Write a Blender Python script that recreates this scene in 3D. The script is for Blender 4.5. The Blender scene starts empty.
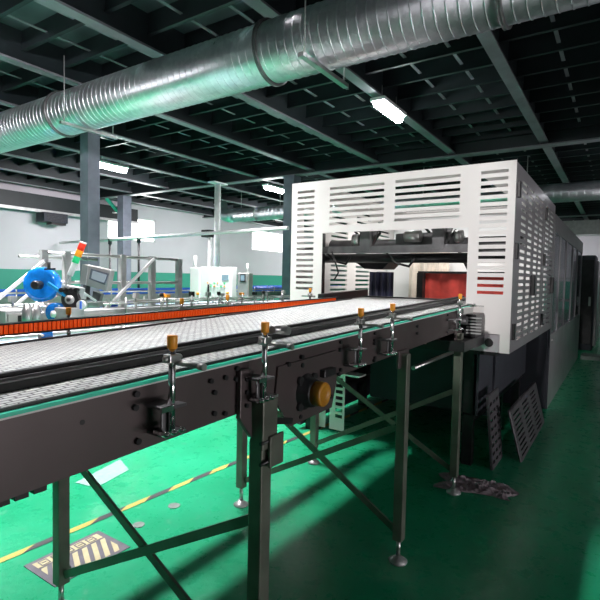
import bpy, math, random
from mathutils import Vector, Matrix
random.seed(7)
C = bpy.context.scene.collection
PI = math.pi

# ------------------------------------------------------------------ camera basis
FPX = 485.0; CAMZ = 1.5
u = Vector((322, -16, FPX)).normalized()
v = Vector((-730, -38, FPX)); v = (v - u*u.dot(v)).normalized()
w = u.cross(v)
if w.y > 0: w = -w
RR = Matrix((u, v, w))                       # world = RR @ camera(x right, y down, z forward)
CAM = Vector((0, 0, CAMZ))
def ray(px, py): return RR @ Vector((px-300, py-300, FPX))
def aty(px, py, Y): d = ray(px, py); return CAM + d*(Y/d.y)
def atx(px, py, X): d = ray(px, py); return CAM + d*(X/d.x)
def atz(px, py, Z): d = ray(px, py); return CAM + d*((Z-CAMZ)/d.z)

# ------------------------------------------------------------------ mesh builder
class MB:
    def __init__(s): s.v = []; s.f = []; s.sm = []
    def add(s, vs, fs, smooth=False):
        o = len(s.v); s.v += [Vector(p) for p in vs]
        for f in fs: s.f.append([i+o for i in f]); s.sm.append(smooth)
        return s
    def box(s, x0, x1, y0, y1, z0, z1):
        P = [(x, y, z) for z in (z0, z1) for y in (y0, y1) for x in (x0, x1)]
        return s.add(P, [(0,2,3,1),(4,5,7,6),(0,1,5,4),(2,6,7,3),(0,4,6,2),(1,3,7,5)])
    def bar(s, a, b, w, h=None, up=(0,0,1)):
        a = Vector(a); b = Vector(b); h = h or w
        d = (b-a).normalized(); up = Vector(up)
        if abs(d.dot(up)) > .99: up = Vector((1,0,0))
        r = d.cross(up).normalized(); q = r.cross(d)
        P = [p + r*(i*w/2) + q*(j*h/2) for p in (a, b) for j in (-1, 1) for i in (-1, 1)]
        return s.add(P, [(0,2,3,1),(4,5,7,6),(0,1,5,4),(2,6,7,3),(0,4,6,2),(1,3,7,5)])
    def cyl(s, a, b, r0, r1=None, n=16, cap=True):
        a = Vector(a); b = Vector(b); r1 = r0 if r1 is None else r1
        return s.lathe(a, b-a, [(0, r0), ((b-a).length, r1)], n, cap)
    def lathe(s, org, axis, prof, n=20, cap=True):
        org = Vector(org); d = Vector(axis).normalized()
        t = Vector((0,0,1)) if abs(d.z) < .9 else Vector((1,0,0))
        r = d.cross(t).normalized(); q = r.cross(d)
        P = []; F = []
        for (h, rad) in prof:
            for k in range(n):
                a = 2*PI*k/n; P.append(org + d*h + r*(rad*math.cos(a)) + q*(rad*math.sin(a)))
        for i in range(len(prof)-1):
            for k in range(n):
                k2 = (k+1) % n; F.append((i*n+k, i*n+k2, (i+1)*n+k2, (i+1)*n+k))
        s.add(P, F, True)
        if cap:
            o = len(s.v)-len(P)
            s.f.append([o+k for k in range(n)][::-1]); s.sm.append(False)
            o2 = o+(len(prof)-1)*n
            s.f.append([o2+k for k in range(n)]); s.sm.append(False)
        return s
    def tube(s, pts, r, n=8):
        pts = [Vector(p) for p in pts]
        P = []; F = []
        pr = None
        for i, p in enumerate(pts):
            d = (pts[min(i+1, len(pts)-1)] - pts[max(i-1, 0)]).normalized()
            t = pr if pr is not None else (Vector((0,0,1)) if abs(d.z) < .9 else Vector((1,0,0)))
            a = d.cross(t).normalized(); b = a.cross(d).normalized(); pr = b
            for k in range(n):
                P.append(p + a*(r*math.cos(2*PI*k/n)) + b*(r*math.sin(2*PI*k/n)))
        for i in range(len(pts)-1):
            for k in range(n):
                F.append((i*n+k, i*n+(k+1) % n, (i+1)*n+(k+1) % n, (i+1)*n+k))
        s.add(P, F, True)
        o = len(s.v)-len(P)
        s.f.append([o+k for k in range(n)][::-1]); s.sm.append(False)
        s.f.append([o+(len(pts)-1)*n+k for k in range(n)]); s.sm.append(False)
        return s
    def prism(s, pts, d):
        """closed polygon pts extruded by vector d"""
        pts = [Vector(p) for p in pts]; d = Vector(d); n = len(pts)
        F = [list(range(n))[::-1], [n+i for i in range(n)]]
        for i in range(n): F.append((i, (i+1) % n, n+(i+1) % n, n+i))
        return s.add(pts+[p+d for p in pts], F)
    def slotted(s, org, U, V, N, solids, holes):
        """sheet with real cut-outs: rectangles (u0,u1,v0,v1) of metal minus holes, thickness vector N"""
        org = Vector(org); U = Vector(U); V = Vector(V); N = Vector(N)
        us = sorted({round(q, 5) for h in solids+holes for q in h[:2]})
        vs = sorted({round(q, 5) for h in solids+holes for q in h[2:]})
        def solid(i, j):
            if i < 0 or j < 0 or i >= len(us)-1 or j >= len(vs)-1: return False
            a = (us[i]+us[i+1])/2; b = (vs[j]+vs[j+1])/2
            if not any(h[0] < a < h[1] and h[2] < b < h[3] for h in solids): return False
            return not any(h[0] < a < h[1] and h[2] < b < h[3] for h in holes)
        S = [[solid(i, j) for j in range(len(vs)-1)] for i in range(len(us)-1)]
        g = lambda i, j: i >= 0 and j >= 0 and i < len(us)-1 and j < len(vs)-1 and S[i][j]
        P = lambda a, b, k: org + U*a + V*b + N*k
        for i in range(len(us)-1):
            for j in range(len(vs)-1):
                if not S[i][j]: continue
                a0, a1, b0, b1 = us[i], us[i+1], vs[j], vs[j+1]
                s.add([P(a0,b0,0),P(a1,b0,0),P(a1,b1,0),P(a0,b1,0)], [(0,1,2,3)])
                s.add([P(a0,b0,1),P(a1,b0,1),P(a1,b1,1),P(a0,b1,1)], [(3,2,1,0)])
                if not g(i-1,j): s.add([P(a0,b0,0),P(a0,b1,0),P(a0,b1,1),P(a0,b0,1)], [(0,1,2,3)])
                if not g(i+1,j): s.add([P(a1,b0,0),P(a1,b1,0),P(a1,b1,1),P(a1,b0,1)], [(3,2,1,0)])
                if not g(i,j-1): s.add([P(a0,b0,0),P(a1,b0,0),P(a1,b0,1),P(a0,b0,1)], [(3,2,1,0)])
                if not g(i,j+1): s.add([P(a0,b1,0),P(a1,b1,0),P(a1,b1,1),P(a0,b1,1)], [(0,1,2,3)])
        return s
    def build(s, name, mat, parent=None, bevel=0, label=None):
        base = ROOT.get(parent.name, Vector((0,0,0))) if parent else Vector((0,0,0))
        me = bpy.data.meshes.new(name)
        if parent is None:                       # a thing that is one mesh: put its origin at its base
            xs = [p.x for p in s.v]; ys = [p.y for p in s.v]; zs = [p.z for p in s.v]
            base = Vector(((min(xs)+max(xs))/2, (min(ys)+max(ys))/2, min(zs)))
        me.from_pydata([tuple(p-base) for p in s.v], [], s.f)
        me.polygons.foreach_set('use_smooth', s.sm)
        me.validate(); me.update()
        me.materials.append(mat)
        o = bpy.data.objects.new(name, me); C.objects.link(o)
        if parent: o.parent = parent; ROOT[o.name] = base
        else: o.location = base; ROOT[o.name] = base
        if bevel:
            b = o.modifiers.new('bevel', 'BEVEL'); b.width = bevel; b.segments = 2; b.limit_method = 'ANGLE'
        if label: o['label'] = label
        return o
def build_each(mb, name, mat, parent=None, bevel=0):
    """one object for every separate piece in the builder"""
    par = list(range(len(mb.v)))
    def fd(i):
        while par[i] != i: par[i] = par[par[i]]; i = par[i]
        return i
    for f in mb.f:
        for q in f[1:]: par[fd(q)] = fd(f[0])
    groups = {}
    for f, sm in zip(mb.f, mb.sm): groups.setdefault(fd(f[0]), []).append((f, sm))
    out = []
    for fs in groups.values():
        m2 = MB(); ids = sorted({i for f, _ in fs for i in f}); mp = {i: k for k, i in enumerate(ids)}
        m2.v = [mb.v[i] for i in ids]; m2.f = [[mp[i] for i in f] for f, _ in fs]; m2.sm = [x for _, x in fs]
        out.append(m2.build(name, mat, parent, bevel))
    return out
ROOT = {}
def tag(o, label=None, cat=None, group=None, kind=None):
    if label: o['label'] = label
    if cat: o['category'] = cat
    if group: o['group'] = group
    if kind: o['kind'] = kind
    return o
def thing(name, loc, label, cat, group=None, kind=None):
    o = bpy.data.objects.new(name, None); C.objects.link(o)
    o.location = loc; o.empty_display_size = .1; ROOT[o.name] = Vector(loc)
    return tag(o, label, cat, group, kind)
def copy_tree(o, parent=None):
    c = o.copy(); C.objects.link(c)
    if parent: c.parent = parent
    for ch in [x for x in C.objects if x.parent == o]: copy_tree(ch, c)
    return c
def B(*a): return MB().box(*a)

# ------------------------------------------------------------------ materials
def mat(name, col, rough=.5, metal=0, noise=0, nscale=8, bump=0, bscale=60, spec=.5, emit=None, estr=0, trans=None, col2=None, coat=0):
    m = bpy.data.materials.new(name); m.use_nodes = True
    nt = m.node_tree; N = nt.nodes; L = nt.links
    b = N['Principled BSDF']
    b.inputs['Base Color'].default_value = (*col, 1); b.inputs['Roughness'].default_value = rough
    b.inputs['Metallic'].default_value = metal
    b.inputs['Specular IOR Level'].default_value = spec
    if coat: b.inputs['Coat Weight'].default_value = coat
    tc = N.new('ShaderNodeTexCoord')
    if noise or col2:
        n = N.new('ShaderNodeTexNoise'); n.inputs['Scale'].default_value = nscale; n.inputs['Detail'].default_value = 6
        L.new(tc.outputs['Object'], n.inputs['Vector'])
        r = N.new('ShaderNodeValToRGB'); r.color_ramp.elements[0].position = .3; r.color_ramp.elements[1].position = .7
        c2 = col2 or tuple(min(1, c*(1+noise)) for c in col)
        c1 = col if col2 else tuple(c*(1-noise) for c in col)
        r.color_ramp.elements[0].color = (*c1, 1); r.color_ramp.elements[1].color = (*c2, 1)
        L.new(n.outputs['Fac'], r.inputs['Fac']); L.new(r.outputs['Color'], b.inputs['Base Color'])
    if bump:
        n2 = N.new('ShaderNodeTexNoise'); n2.inputs['Scale'].default_value = bscale
        L.new(tc.outputs['Object'], n2.inputs['Vector'])
        bp = N.new('ShaderNodeBump'); bp.inputs['Strength'].default_value = bump; bp.inputs['Distance'].default_value = .01
        L.new(n2.outputs['Fac'], bp.inputs['Height']); L.new(bp.outputs['Normal'], b.inputs['Normal'])
    if emit:
        b.inputs['Emission Color'].default_value = (*emit, 1); b.inputs['Emission Strength'].default_value = estr
    if trans is not None:
        b.inputs['Alpha'].default_value = trans
    return m
M = {}
M['beamsteel'] = mat('brushed_dark_steel', (.10,.08,.08), .42, .5, .14, 3, .015, 90)
M['stainless'] = mat('stainless', (.55,.55,.54), .3, .9, .15, 6)
M['stainless_dull'] = mat('stainless_dull', (.42,.43,.43), .45, .6, .2, 5)
M['legsteel'] = mat('leg_steel', (.15,.16,.13), .45, .45, .3, 7)
M['chrome'] = mat('chrome', (.75,.75,.76), .15, 1)
M['black'] = mat('black_plastic', (.012,.012,.013), .4)
M['blackmetal'] = mat('black_metal', (.03,.03,.032), .35, .5, .3, 10)
M['greymetal'] = mat('grey_machinery', (.16,.16,.165), .4, .6, .3, 8)
M['amber'] = mat('amber_cap', (.90,.36,.03), .4, 0, .1, 30)
M['white'] = mat('white_powdercoat', (.84,.82,.80), .38, 0, .02, 2)
M['whitebox'] = mat('white_cabinet', (.78,.80,.80), .4)
M['doorgrey'] = mat('grey_door_paint', (.34,.33,.35), .3, .25, .1, 3, coat=.15)
M['panelgrey'] = mat('grey_lower_panel', (.60,.56,.60), .3, .35, .15, 2.5, coat=.15)
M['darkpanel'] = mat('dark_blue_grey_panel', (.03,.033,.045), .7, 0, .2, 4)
M['dim'] = mat('dark_ceiling_paint', (.075,.10,.11), .6, 0, .25, 1.5)
M['beam'] = mat('ceiling_steel_lit', (.21,.215,.235), .45, .2, .2, 3)  # lighter steel: the light on the beam flanges is put into this colour
M['joist'] = mat('ceiling_steel_shaded', (.013,.020,.023), .5, .1, .2, 3)  # darker steel for joists; also paints the shade on the beam webs
M['column'] = mat('column_paint', (.21,.225,.28), .4, .2, .2, 3)
M['pipewhite'] = mat('white_pipe', (.86,.85,.86), .4, 0, .1, 5)
M['red'] = mat('red_curtain', (.85,.10,.08), .45, 0, .2, 6)
M['navy'] = mat('navy_curtain', (.012,.014,.045), .5, 0, .2, 6)
M['beige'] = mat('beige_sheet', (.55,.50,.43), .5, 0, .3, 4)
M['teal'] = mat('teal_strip', (.06,.75,.50), .35)
M['whitestrip'] = mat('white_strip', (.8,.8,.78), .4)
M['blueplastic'] = mat('blue_plastic', (.05,.20,.85), .35)
M['cyanbelt'] = mat('pale_blue_belt', (.42,.62,.68), .45, 0, .2, 12)
M['paper'] = mat('paper', (.28,.52,.42), .5, 0, .25, 25)
M['sticker'] = mat('floor_sticker', (.17,.23,.20), .6, 0, .3, 20)
M['cloth'] = mat('crumpled_sheet', (.24,.20,.22), .7, 0, .3, 12)
M['cream'] = mat('cream_paint', (.50,.47,.27), .6, 0, .12, 20)
M['matgrey'] = mat('mat_grey', (.12,.12,.14), .6, 0, .2, 15)
M['red_light'] = mat('red_lens', (.85,.04,.02), .3, emit=(1,.05,.02), estr=.25)
M['amber_light'] = mat('amber_lens', (.9,.33,.02), .3, emit=(1,.4,.02), estr=.25)
M['green_light'] = mat('green_lens', (.02,.55,.2), .3, emit=(.02,.7,.25), estr=.2)
M['lightwhite'] = mat('white_gloss', (.85,.87,.87), .3)
M['screen'] = mat('screen_grey', (.38,.42,.46), .2)
M['screenblue'] = mat('screen_blue', (.20,.30,.36), .15)
M['boxgrey'] = mat('console_grey', (.36,.36,.345), .4, .2)
M['lamp'] = mat('lamp_tube', (1,1,1), .5, emit=(.95,1,1), estr=70)
M['dado'] = None
# film: blue, slightly clear
M['film'] = mat('blue_film', (.01,.24,.85), .18, 0, .25, 14, coat=.5)
M['filmlight'] = mat('blue_film_light', (.04,.38,.85), .2, 0, .3, 20, trans=.85)
def glassmat():
    m = bpy.data.materials.new('clear_acrylic'); m.use_nodes = True
    nt = m.node_tree; N = nt.nodes; L = nt.links; N.remove(N['Principled BSDF'])
    t = N.new('ShaderNodeBsdfTransparent'); t.inputs['Color'].default_value = (.78,.80,.82,1)
    g = N.new('ShaderNodeBsdfGlossy'); g.inputs['Roughness'].default_value = .06; g.inputs['Color'].default_value = (.8,.8,.85,1)
    d = N.new('ShaderNodeBsdfDiffuse'); d.inputs['Color'].default_value = (.5,.5,.54,1)
    fr = N.new('ShaderNodeFresnel'); fr.inputs['IOR'].default_value = 1.6
    m1 = N.new('ShaderNodeMixShader'); m1.inputs[0].default_value = .42
    m2 = N.new('ShaderNodeMixShader')
    L.new(t.outputs[0], m1.inputs[1]); L.new(d.outputs[0], m1.inputs[2])
    L.new(fr.outputs[0], m2.inputs[0]); L.new(m1.outputs[0], m2.inputs[1]); L.new(g.outputs[0], m2.inputs[2])
    L.new(m2.outputs[0], N['Material Output'].inputs['Surface'])
    return m
M['glass'] = glassmat()
def floormat():
    m = bpy.data.materials.new('green_epoxy'); m.use_nodes = True
    nt = m.node_tree; N = nt.nodes; L = nt.links; b = N['Principled BSDF']
    tc = N.new('ShaderNodeTexCoord')
    n = N.new('ShaderNodeTexNoise'); n.inputs['Scale'].default_value = 1.6; n.inputs['Detail'].default_value = 8; n.inputs['Roughness'].default_value = .65
    L.new(tc.outputs['Object'], n.inputs['Vector'])
    r = N.new('ShaderNodeValToRGB')
    r.color_ramp.elements[0].position = .3; r.color_ramp.elements[0].color = (.010,.30,.130,1)
    r.color_ramp.elements[1].position = .72; r.color_ramp.elements[1].color = (.022,.40,.195,1)
    L.new(n.outputs['Fac'], r.inputs['Fac'])
    n2 = N.new('ShaderNodeTexNoise'); n2.inputs['Scale'].default_value = 9; n2.inputs['Detail'].default_value = 10; n2.inputs['Roughness'].default_value = .7
    L.new(tc.outputs['Object'], n2.inputs['Vector'])
    r2 = N.new('ShaderNodeValToRGB')
    r2.color_ramp.elements[0].position = .60; r2.color_ramp.elements[0].color = (0,0,0,1)
    r2.color_ramp.elements[1].position = .80; r2.color_ramp.elements[1].color = (.55,.55,.55,1)
    L.new(n2.outputs['Fac'], r2.inputs['Fac'])
    mx = N.new('ShaderNodeMix'); mx.data_type = 'RGBA'
    L.new(r2.outputs['Color'], mx.inputs[0]); L.new(r.outputs['Color'], mx.inputs[6]); mx.inputs[7].default_value = (.30,.52,.42,1)
    L.new(mx.outputs[2], b.inputs['Base Color'])
    rr = N.new('ShaderNodeMapRange'); rr.inputs['To Min'].default_value = .16; rr.inputs['To Max'].default_value = .42
    L.new(n2.outputs['Fac'], rr.inputs['Value']); L.new(rr.outputs[0], b.inputs['Roughness'])
    bp = N.new('ShaderNodeBump'); bp.inputs['Strength'].default_value = .3; bp.inputs['Distance'].default_value = .01
    n3 = N.new('ShaderNodeTexNoise'); n3.inputs['Scale'].default_value = 14; n3.inputs['Detail'].default_value = 4
    L.new(tc.outputs['Object'], n3.inputs['Vector'])
    L.new(n3.outputs['Fac'], bp.inputs['Height']); L.new(bp.outputs['Normal'], b.inputs['Normal'])
    b.inputs['Specular IOR Level'].default_value = .45
    return m
M['floor'] = floormat()
def wallmat():
    """white wall with a green painted dado below 1.55 m"""
    m = bpy.data.materials.new('two_tone_wall'); m.use_nodes = True
    nt = m.node_tree; N = nt.nodes; L = nt.links; b = N['Principled BSDF']
    g = N.new('ShaderNodeNewGeometry'); s = N.new('ShaderNodeSeparateXYZ'); L.new(g.outputs['Position'], s.inputs[0])
    lt = N.new('ShaderNodeMath'); lt.operation = 'LESS_THAN'; lt.inputs[1].default_value = 1.58
    L.new(s.outputs['Z'], lt.inputs[0])
    n = N.new('ShaderNodeTexNoise'); n.inputs['Scale'].default_value = .8; n.inputs['Detail'].default_value = 5
    L.new(g.outputs['Position'], n.inputs['Vector'])
    r = N.new('ShaderNodeValToRGB'); r.color_ramp.elements[0].color = (.50,.49,.53,1); r.color_ramp.elements[1].color = (.64,.62,.67,1)
    L.new(n.outputs['Fac'], r.inputs['Fac'])
    mx = N.new('ShaderNodeMix'); mx.data_type = 'RGBA'
    L.new(lt.outputs[0], mx.inputs[0]); L.new(r.outputs['Color'], mx.inputs[6]); mx.inputs[7].default_value = (.035,.30,.215,1)
    L.new(mx.outputs[2], b.inputs['Base Color']); b.inputs['Roughness'].default_value = .6
    return m
M['wall'] = wallmat()
def beltmat():
    m = bpy.data.materials.new('modular_belt'); m.use_nodes = True
    nt = m.node_tree; N = nt.nodes; L = nt.links; b = N['Principled BSDF']
    tc = N.new('ShaderNodeTexCoord')
    mp = N.new('ShaderNodeMapping'); mp.inputs['Scale'].default_value = (1,1,1)
    L.new(tc.outputs['Object'], mp.inputs['Vector'])
    br = N.new('ShaderNodeTexBrick'); br.inputs['Scale'].default_value = 1
    br.inputs['Brick Width'].default_value = .036; br.inputs['Row Height'].default_value = .018
    br.inputs['Mortar Size'].default_value = .0028; br.inputs['Mortar Smooth'].default_value = .6
    br.inputs['Color1'].default_value = (.70,.75,.70,1); br.inputs['Color2'].default_value = (.50,.54,.53,1)
    br.inputs['Mortar'].default_value = (.045,.045,.055,1)
    L.new(mp.outputs[0], br.inputs['Vector'])
    L.new(br.outputs['Color'], b.inputs['Base Color'])
    bp = N.new('ShaderNodeBump'); bp.inputs['Strength'].default_value = .5; bp.inputs['Distance'].default_value = .004; bp.invert = True
    L.new(br.outputs['Fac'], bp.inputs['Height']); L.new(bp.outputs['Normal'], b.inputs['Normal'])
    b.inputs['Roughness'].default_value = .45
    return m
M['belt'] = beltmat()
def galv():
    m = bpy.data.materials.new('galvanised_duct'); m.use_nodes = True
    nt = m.node_tree; N = nt.nodes; L = nt.links; b = N['Principled BSDF']
    tc = N.new('ShaderNodeTexCoord')
    vo = N.new('ShaderNodeTexVoronoi'); vo.inputs['Scale'].default_value = 22
    L.new(tc.outputs['Object'], vo.inputs['Vector'])
    n = N.new('ShaderNodeTexNoise'); n.inputs['Scale'].default_value = 5; n.inputs['Detail'].default_value = 8
    L.new(tc.outputs['Object'], n.inputs['Vector'])
    r = N.new('ShaderNodeValToRGB'); r.color_ramp.elements[0].color = (.62,.65,.70,1); r.color_ramp.elements[1].color = (.95,.96,1,1)
    a = N.new('ShaderNodeMath'); a.operation = 'MULTIPLY_ADD'; a.inputs[1].default_value = .35
    sp = N.new('ShaderNodeSeparateColor'); L.new(vo.outputs['Color'], sp.inputs[0])
    L.new(sp.outputs[0], a.inputs[0]); L.new(n.outputs['Fac'], a.inputs[2])
    sb = N.new('ShaderNodeMath'); sb.operation = 'SUBTRACT'; sb.inputs[1].default_value = .17; L.new(a.outputs[0], sb.inputs[0])
    L.new(sb.outputs[0], r.inputs['Fac']); L.new(r.outputs['Color'], b.inputs['Base Color'])
    b.inputs['Metallic'].default_value = .92
    rr = N.new('ShaderNodeMapRange'); rr.inputs['To Min'].default_value = .22; rr.inputs['To Max'].default_value = .42
    L.new(n.outputs['Fac'], rr.inputs['Value']); L.new(rr.outputs[0], b.inputs['Roughness'])
    n3 = N.new('ShaderNodeTexNoise'); n3.inputs['Scale'].default_value = 7; n3.inputs['Detail'].default_value = 2
    L.new(tc.outputs['Object'], n3.inputs['Vector'])
    bp = N.new('ShaderNodeBump'); bp.inputs['Strength'].default_value = .12; bp.inputs['Distance'].default_value = .02
    L.new(n3.outputs['Fac'], bp.inputs['Height']); L.new(bp.outputs['Normal'], b.inputs['Normal'])
    return m
M['galv'] = galv()
def stripes(name, c1, c2, period, duty=.5, axis=(1,0,0), rough=.6):
    m = bpy.data.materials.new(name); m.use_nodes = True
    nt = m.node_tree; N = nt.nodes; L = nt.links; b = N['Principled BSDF']
    g = N.new('ShaderNodeNewGeometry')
    d = N.new('ShaderNodeVectorMath'); d.operation = 'DOT_PRODUCT'; d.inputs[1].default_value = axis
    L.new(g.outputs['Position'], d.inputs[0])
    q = N.new('ShaderNodeMath'); q.operation = 'DIVIDE'; q.inputs[1].default_value = period; L.new(d.outputs['Value'], q.inputs[0])
    f = N.new('ShaderNodeMath'); f.operation = 'FRACT'; L.new(q.outputs[0], f.inputs[0])
    l = N.new('ShaderNodeMath'); l.operation = 'LESS_THAN'; l.inputs[1].default_value = duty; L.new(f.outputs[0], l.inputs[0])
    mx = N.new('ShaderNodeMix'); mx.data_type = 'RGBA'
    L.new(l.outputs[0], mx.inputs[0]); mx.inputs[6].default_value = (*c2,1); mx.inputs[7].default_value = (*c1,1)
    L.new(mx.outputs[2], b.inputs['Base Color']); b.inputs['Roughness'].default_value = rough
    return m
M['tape'] = stripes('hazard_tape', (.45,.40,.09), (.05,.05,.055), .42, .5, (1,-2.2,0))
M['orange'] = mat('orange_rollers', (.88,.14,.02), .42, 0, .12, 15, emit=(1,.10,.008), estr=.34)  # slight emission added so the dimly lit rollers look bright

# ------------------------------------------------------------------ the hall
WY = 18.0; CZ = 5.0; X0, X1, Y0 = -5.0, 32.0, -7.0
def struct(name, mb, m, parent=None): 
    o = mb.build(name, m, parent)
    if parent is None: o['kind'] = 'structure'
    return o
struct('floor', B(X0,X1,Y0,WY,-.1,0), M['floor'])
struct('wall_right', B(X0,X1,Y0-.2,Y0,0,CZ), M['wall'])
struct('wall_far', B(X1,X1+.2,Y0-.2,WY+.2,0,CZ), M['wall'])
struct('wall_back', B(X0-.2,X0,Y0-.2,WY+.2,0,CZ), M['wall'])
wins = [(12.5,15.0,2.95,3.97), (22.0,25.2,3.02,4.22)]
mb = MB(); mb.slotted((0,WY,0), (1,0,0), (0,0,1), (0,.2,0), [(X0,X1,0,CZ)], wins)
struct('wall_left', mb, M['wall'])
for i, (a,b,c,d) in enumerate(wins):
    t = thing('window_%d' % (i+1), ((a+b)/2, WY+.1, c), None, None, kind='structure')
    f = MB()
    f.box(a,b,WY+.02,WY+.1,c,c+.05); f.box(a,b,WY+.02,WY+.1,d-.05,d); f.box(a,a+.05,WY+.02,WY+.1,c,d); f.box(b-.05,b,WY+.02,WY+.1,c,d)
    f.box((a+b)/2-.025,(a+b)/2+.025,WY+.02,WY+.1,c,d)
    f.build('window_frame', M['whitebox'], t)
    pm = mat('daylit_pane', (1,1,1), .3, emit=(1,1,.98), estr=3.2)
    B(a,b,WY+.11,WY+.13,c,d).build('window_pane', pm, t)
# ceiling slab + steelwork
ceil = struct('ceiling', B(X0,X1,Y0,WY,CZ,CZ+.15), M['dim'])
def ibeam(m, a, b, z0, z1, wd, along):
    t = .03
    if along == 'x':
        x0, x1, y = a[0], b[0], a[1]
        m.box(x0,x1,y-wd/2,y+wd/2,z0,z0+t); m.box(x0,x1,y-.015,y+.015,z0+t,z1-t); m.box(x0,x1,y-wd/2,y+wd/2,z1-t,z1)
    else:
        x, y0, y1 = a[0], a[1], b[1]
        m.box(x-wd/2,x+wd/2,y0,y1,z0,z0+t); m.box(x-.015,x+.015,y0,y1,z0+t,z1-t); m.box(x-wd/2,x+wd/2,y0,y1,z1-t,z1)
beamY = [-6.35,-4.4,-2.4,-.45,1.53,3.5,5.45,7.42,9.4,11.4,13.4,15.4,17.4]
for y in beamY:
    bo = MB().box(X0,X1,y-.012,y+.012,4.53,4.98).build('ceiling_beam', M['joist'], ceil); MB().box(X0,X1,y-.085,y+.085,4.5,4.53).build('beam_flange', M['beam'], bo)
girderX = [-1.1, 5.3, 11.7, 18.1, 24.5]
for x in girderX:
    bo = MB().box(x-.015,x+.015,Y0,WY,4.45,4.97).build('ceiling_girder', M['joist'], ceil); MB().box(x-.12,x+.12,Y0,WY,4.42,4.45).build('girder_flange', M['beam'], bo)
x = X0+.3
while x < X1-.2:
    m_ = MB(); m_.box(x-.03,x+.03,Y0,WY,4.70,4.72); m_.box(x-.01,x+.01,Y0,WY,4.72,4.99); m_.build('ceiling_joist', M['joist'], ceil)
    x += .65
m_ = MB()
for y0, y1 in zip(beamY[:-1], beamY[1:]):
    for k in (1,2):
        y = y0+(y1-y0)*k/3
        m_.box(X0,X1,y-.025,y+.025,4.80,4.81)
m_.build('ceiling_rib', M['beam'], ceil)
# low eave beam along the left wall, with pale lower edge
t = thing('trim_1', (7, 17.6, 3.65), None, None, kind='structure')
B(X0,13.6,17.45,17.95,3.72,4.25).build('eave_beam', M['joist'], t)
B(X0,13.6,17.40,17.5,3.63,3.73).build('eave_flange', M['stainless_dull'], t)

# columns
def column(x, y, label, s=.36):
    t = thing('steel_column', (x,y,0), label, 'column', 'steel columns of the hall')
    m_ = MB(); tf = .04
    m_.box(x-s/2,x-s/2+tf,y-s/2,y+s/2,0,4.41); m_.box(x+s/2-tf,x+s/2,y-s/2,y+s/2,0,4.41); m_.box(x-s/2+tf,x+s/2-tf,y-.02,y+.02,0,4.41)
    m_.box(x-s/2+tf,x+s/2-tf,y-s/2,y-s/2+.012,0,4.41)
    m_.build('shaft', M['column'], t, .004)
    B(x-.3,x+.3,y-.3,y+.3,0,.03).build('base_plate', M['column'], t)
    return t
column(5.3, 8.15, 'thick dark steel column rising behind the tilted signal light', .24)
column(11.7, 15.8, 'dark steel column standing in front of the bright far left window')
column(11.7, 8.1, 'dark steel column just left of the white slotted enclosure')

# ------------------------------------------------------------------ ducts
def duct_mesh(p0, p1, r, seam=.13, n=48, pit=.0):
    p0 = Vector(p0); p1 = Vector(p1); Lg = (p1-p0).length
    m_ = MB().lathe(p0, p1-p0, [(0, r), (Lg, r)], n)
    h = seam
    while h < Lg:
        m_.lathe(p0+(p1-p0).normalized()*h, p1-p0, [(0, r-.002), (.002, r+.005), (.010, r+.005), (.012, r-.002)], n, False)
        h += seam
    return m_
DX, DZ, DR = 4.3, 3.93, .31
t = thing('ventilation_duct', (DX, 5, DZ-DR), 'large galvanised spiral duct crossing the ceiling in the foreground', 'duct')
duct_mesh((DX,-2.5,DZ), (DX,17.2,DZ), DR, .10).build('duct_body', M['galv'], t)
for y in (.9, 3.27, 7.25, 11.5):
    m_ = MB().lathe((DX,y-.02,DZ),(0,1,0),[(0,DR+.002),(0,DR+.03),(.015,DR+.03),(.02,DR+.012),(.025,DR+.03),(.04,DR+.03),(.04,DR+.002)],48,False)
    m_.build('joint_ring', M['greymetal'], t)
for y in (2.60, 6.62, 10.6):
    m_ = MB()
    for s in (-1,1): m_.cyl((DX+s*(DR+.08),y,DZ-DR-.04),(DX+s*(DR+.08),y,4.52),.008,n=8)
    build_each(m_, 'hanger_rod', M['stainless_dull'], t)
    m_ = MB().box(DX-DR-.14,DX+DR+.14,y-.03,y+.03,DZ-DR-.05,DZ-DR-.01); m_.build('hanger_channel', M['stainless'], t)
# far duct
FX, FZ, FR = 14.0, 3.78, .24
t = thing('ventilation_duct', (FX, 4, FZ-FR), 'thinner galvanised duct running behind the white slotted enclosure', 'duct')
duct_mesh((FX,-6.8,FZ), (FX,12.3,FZ), FR, .17, 32).build('duct_body', M['galv'], t)
MB().tube([(FX,12.3,FZ),(FX,12.55,FZ),(FX-.02,12.75,FZ+.04),(FX-.05,12.9,FZ+.16),(FX-.06,13.0,FZ+.5)],FR*1.04,24).build('elbow', M['galv'], t)
m_ = MB()
for y in (-3,0,2.2,5,7.5,10.2,12): m_.cyl((FX,y,FZ+FR),(FX,y,4.99),.012,n=6)
build_each(m_, 'hanger_rod', M['stainless_dull'], t)
for y in (-2,2,6,11.2):
    MB().lathe((FX,y-.02,FZ),(0,1,0),[(0,FR),(0,FR+.02),(.04,FR+.02),(.04,FR)],32,False).build('joint_ring', M['stainless_dull'], t)
# high white end duct at far right behind the machine
t = thing('ventilation_duct', (27,1.5,3.7), 'pale square duct far away under the ceiling, right of the enclosure', 'duct')
m_ = MB().box(26,27,-5,3.5,3.75,4.4)
for y in range(-5,4): m_.box(25.98,27.02,y,y+.05,3.73,4.42)
m_.build('duct_body', M['stainless'], t)

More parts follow.
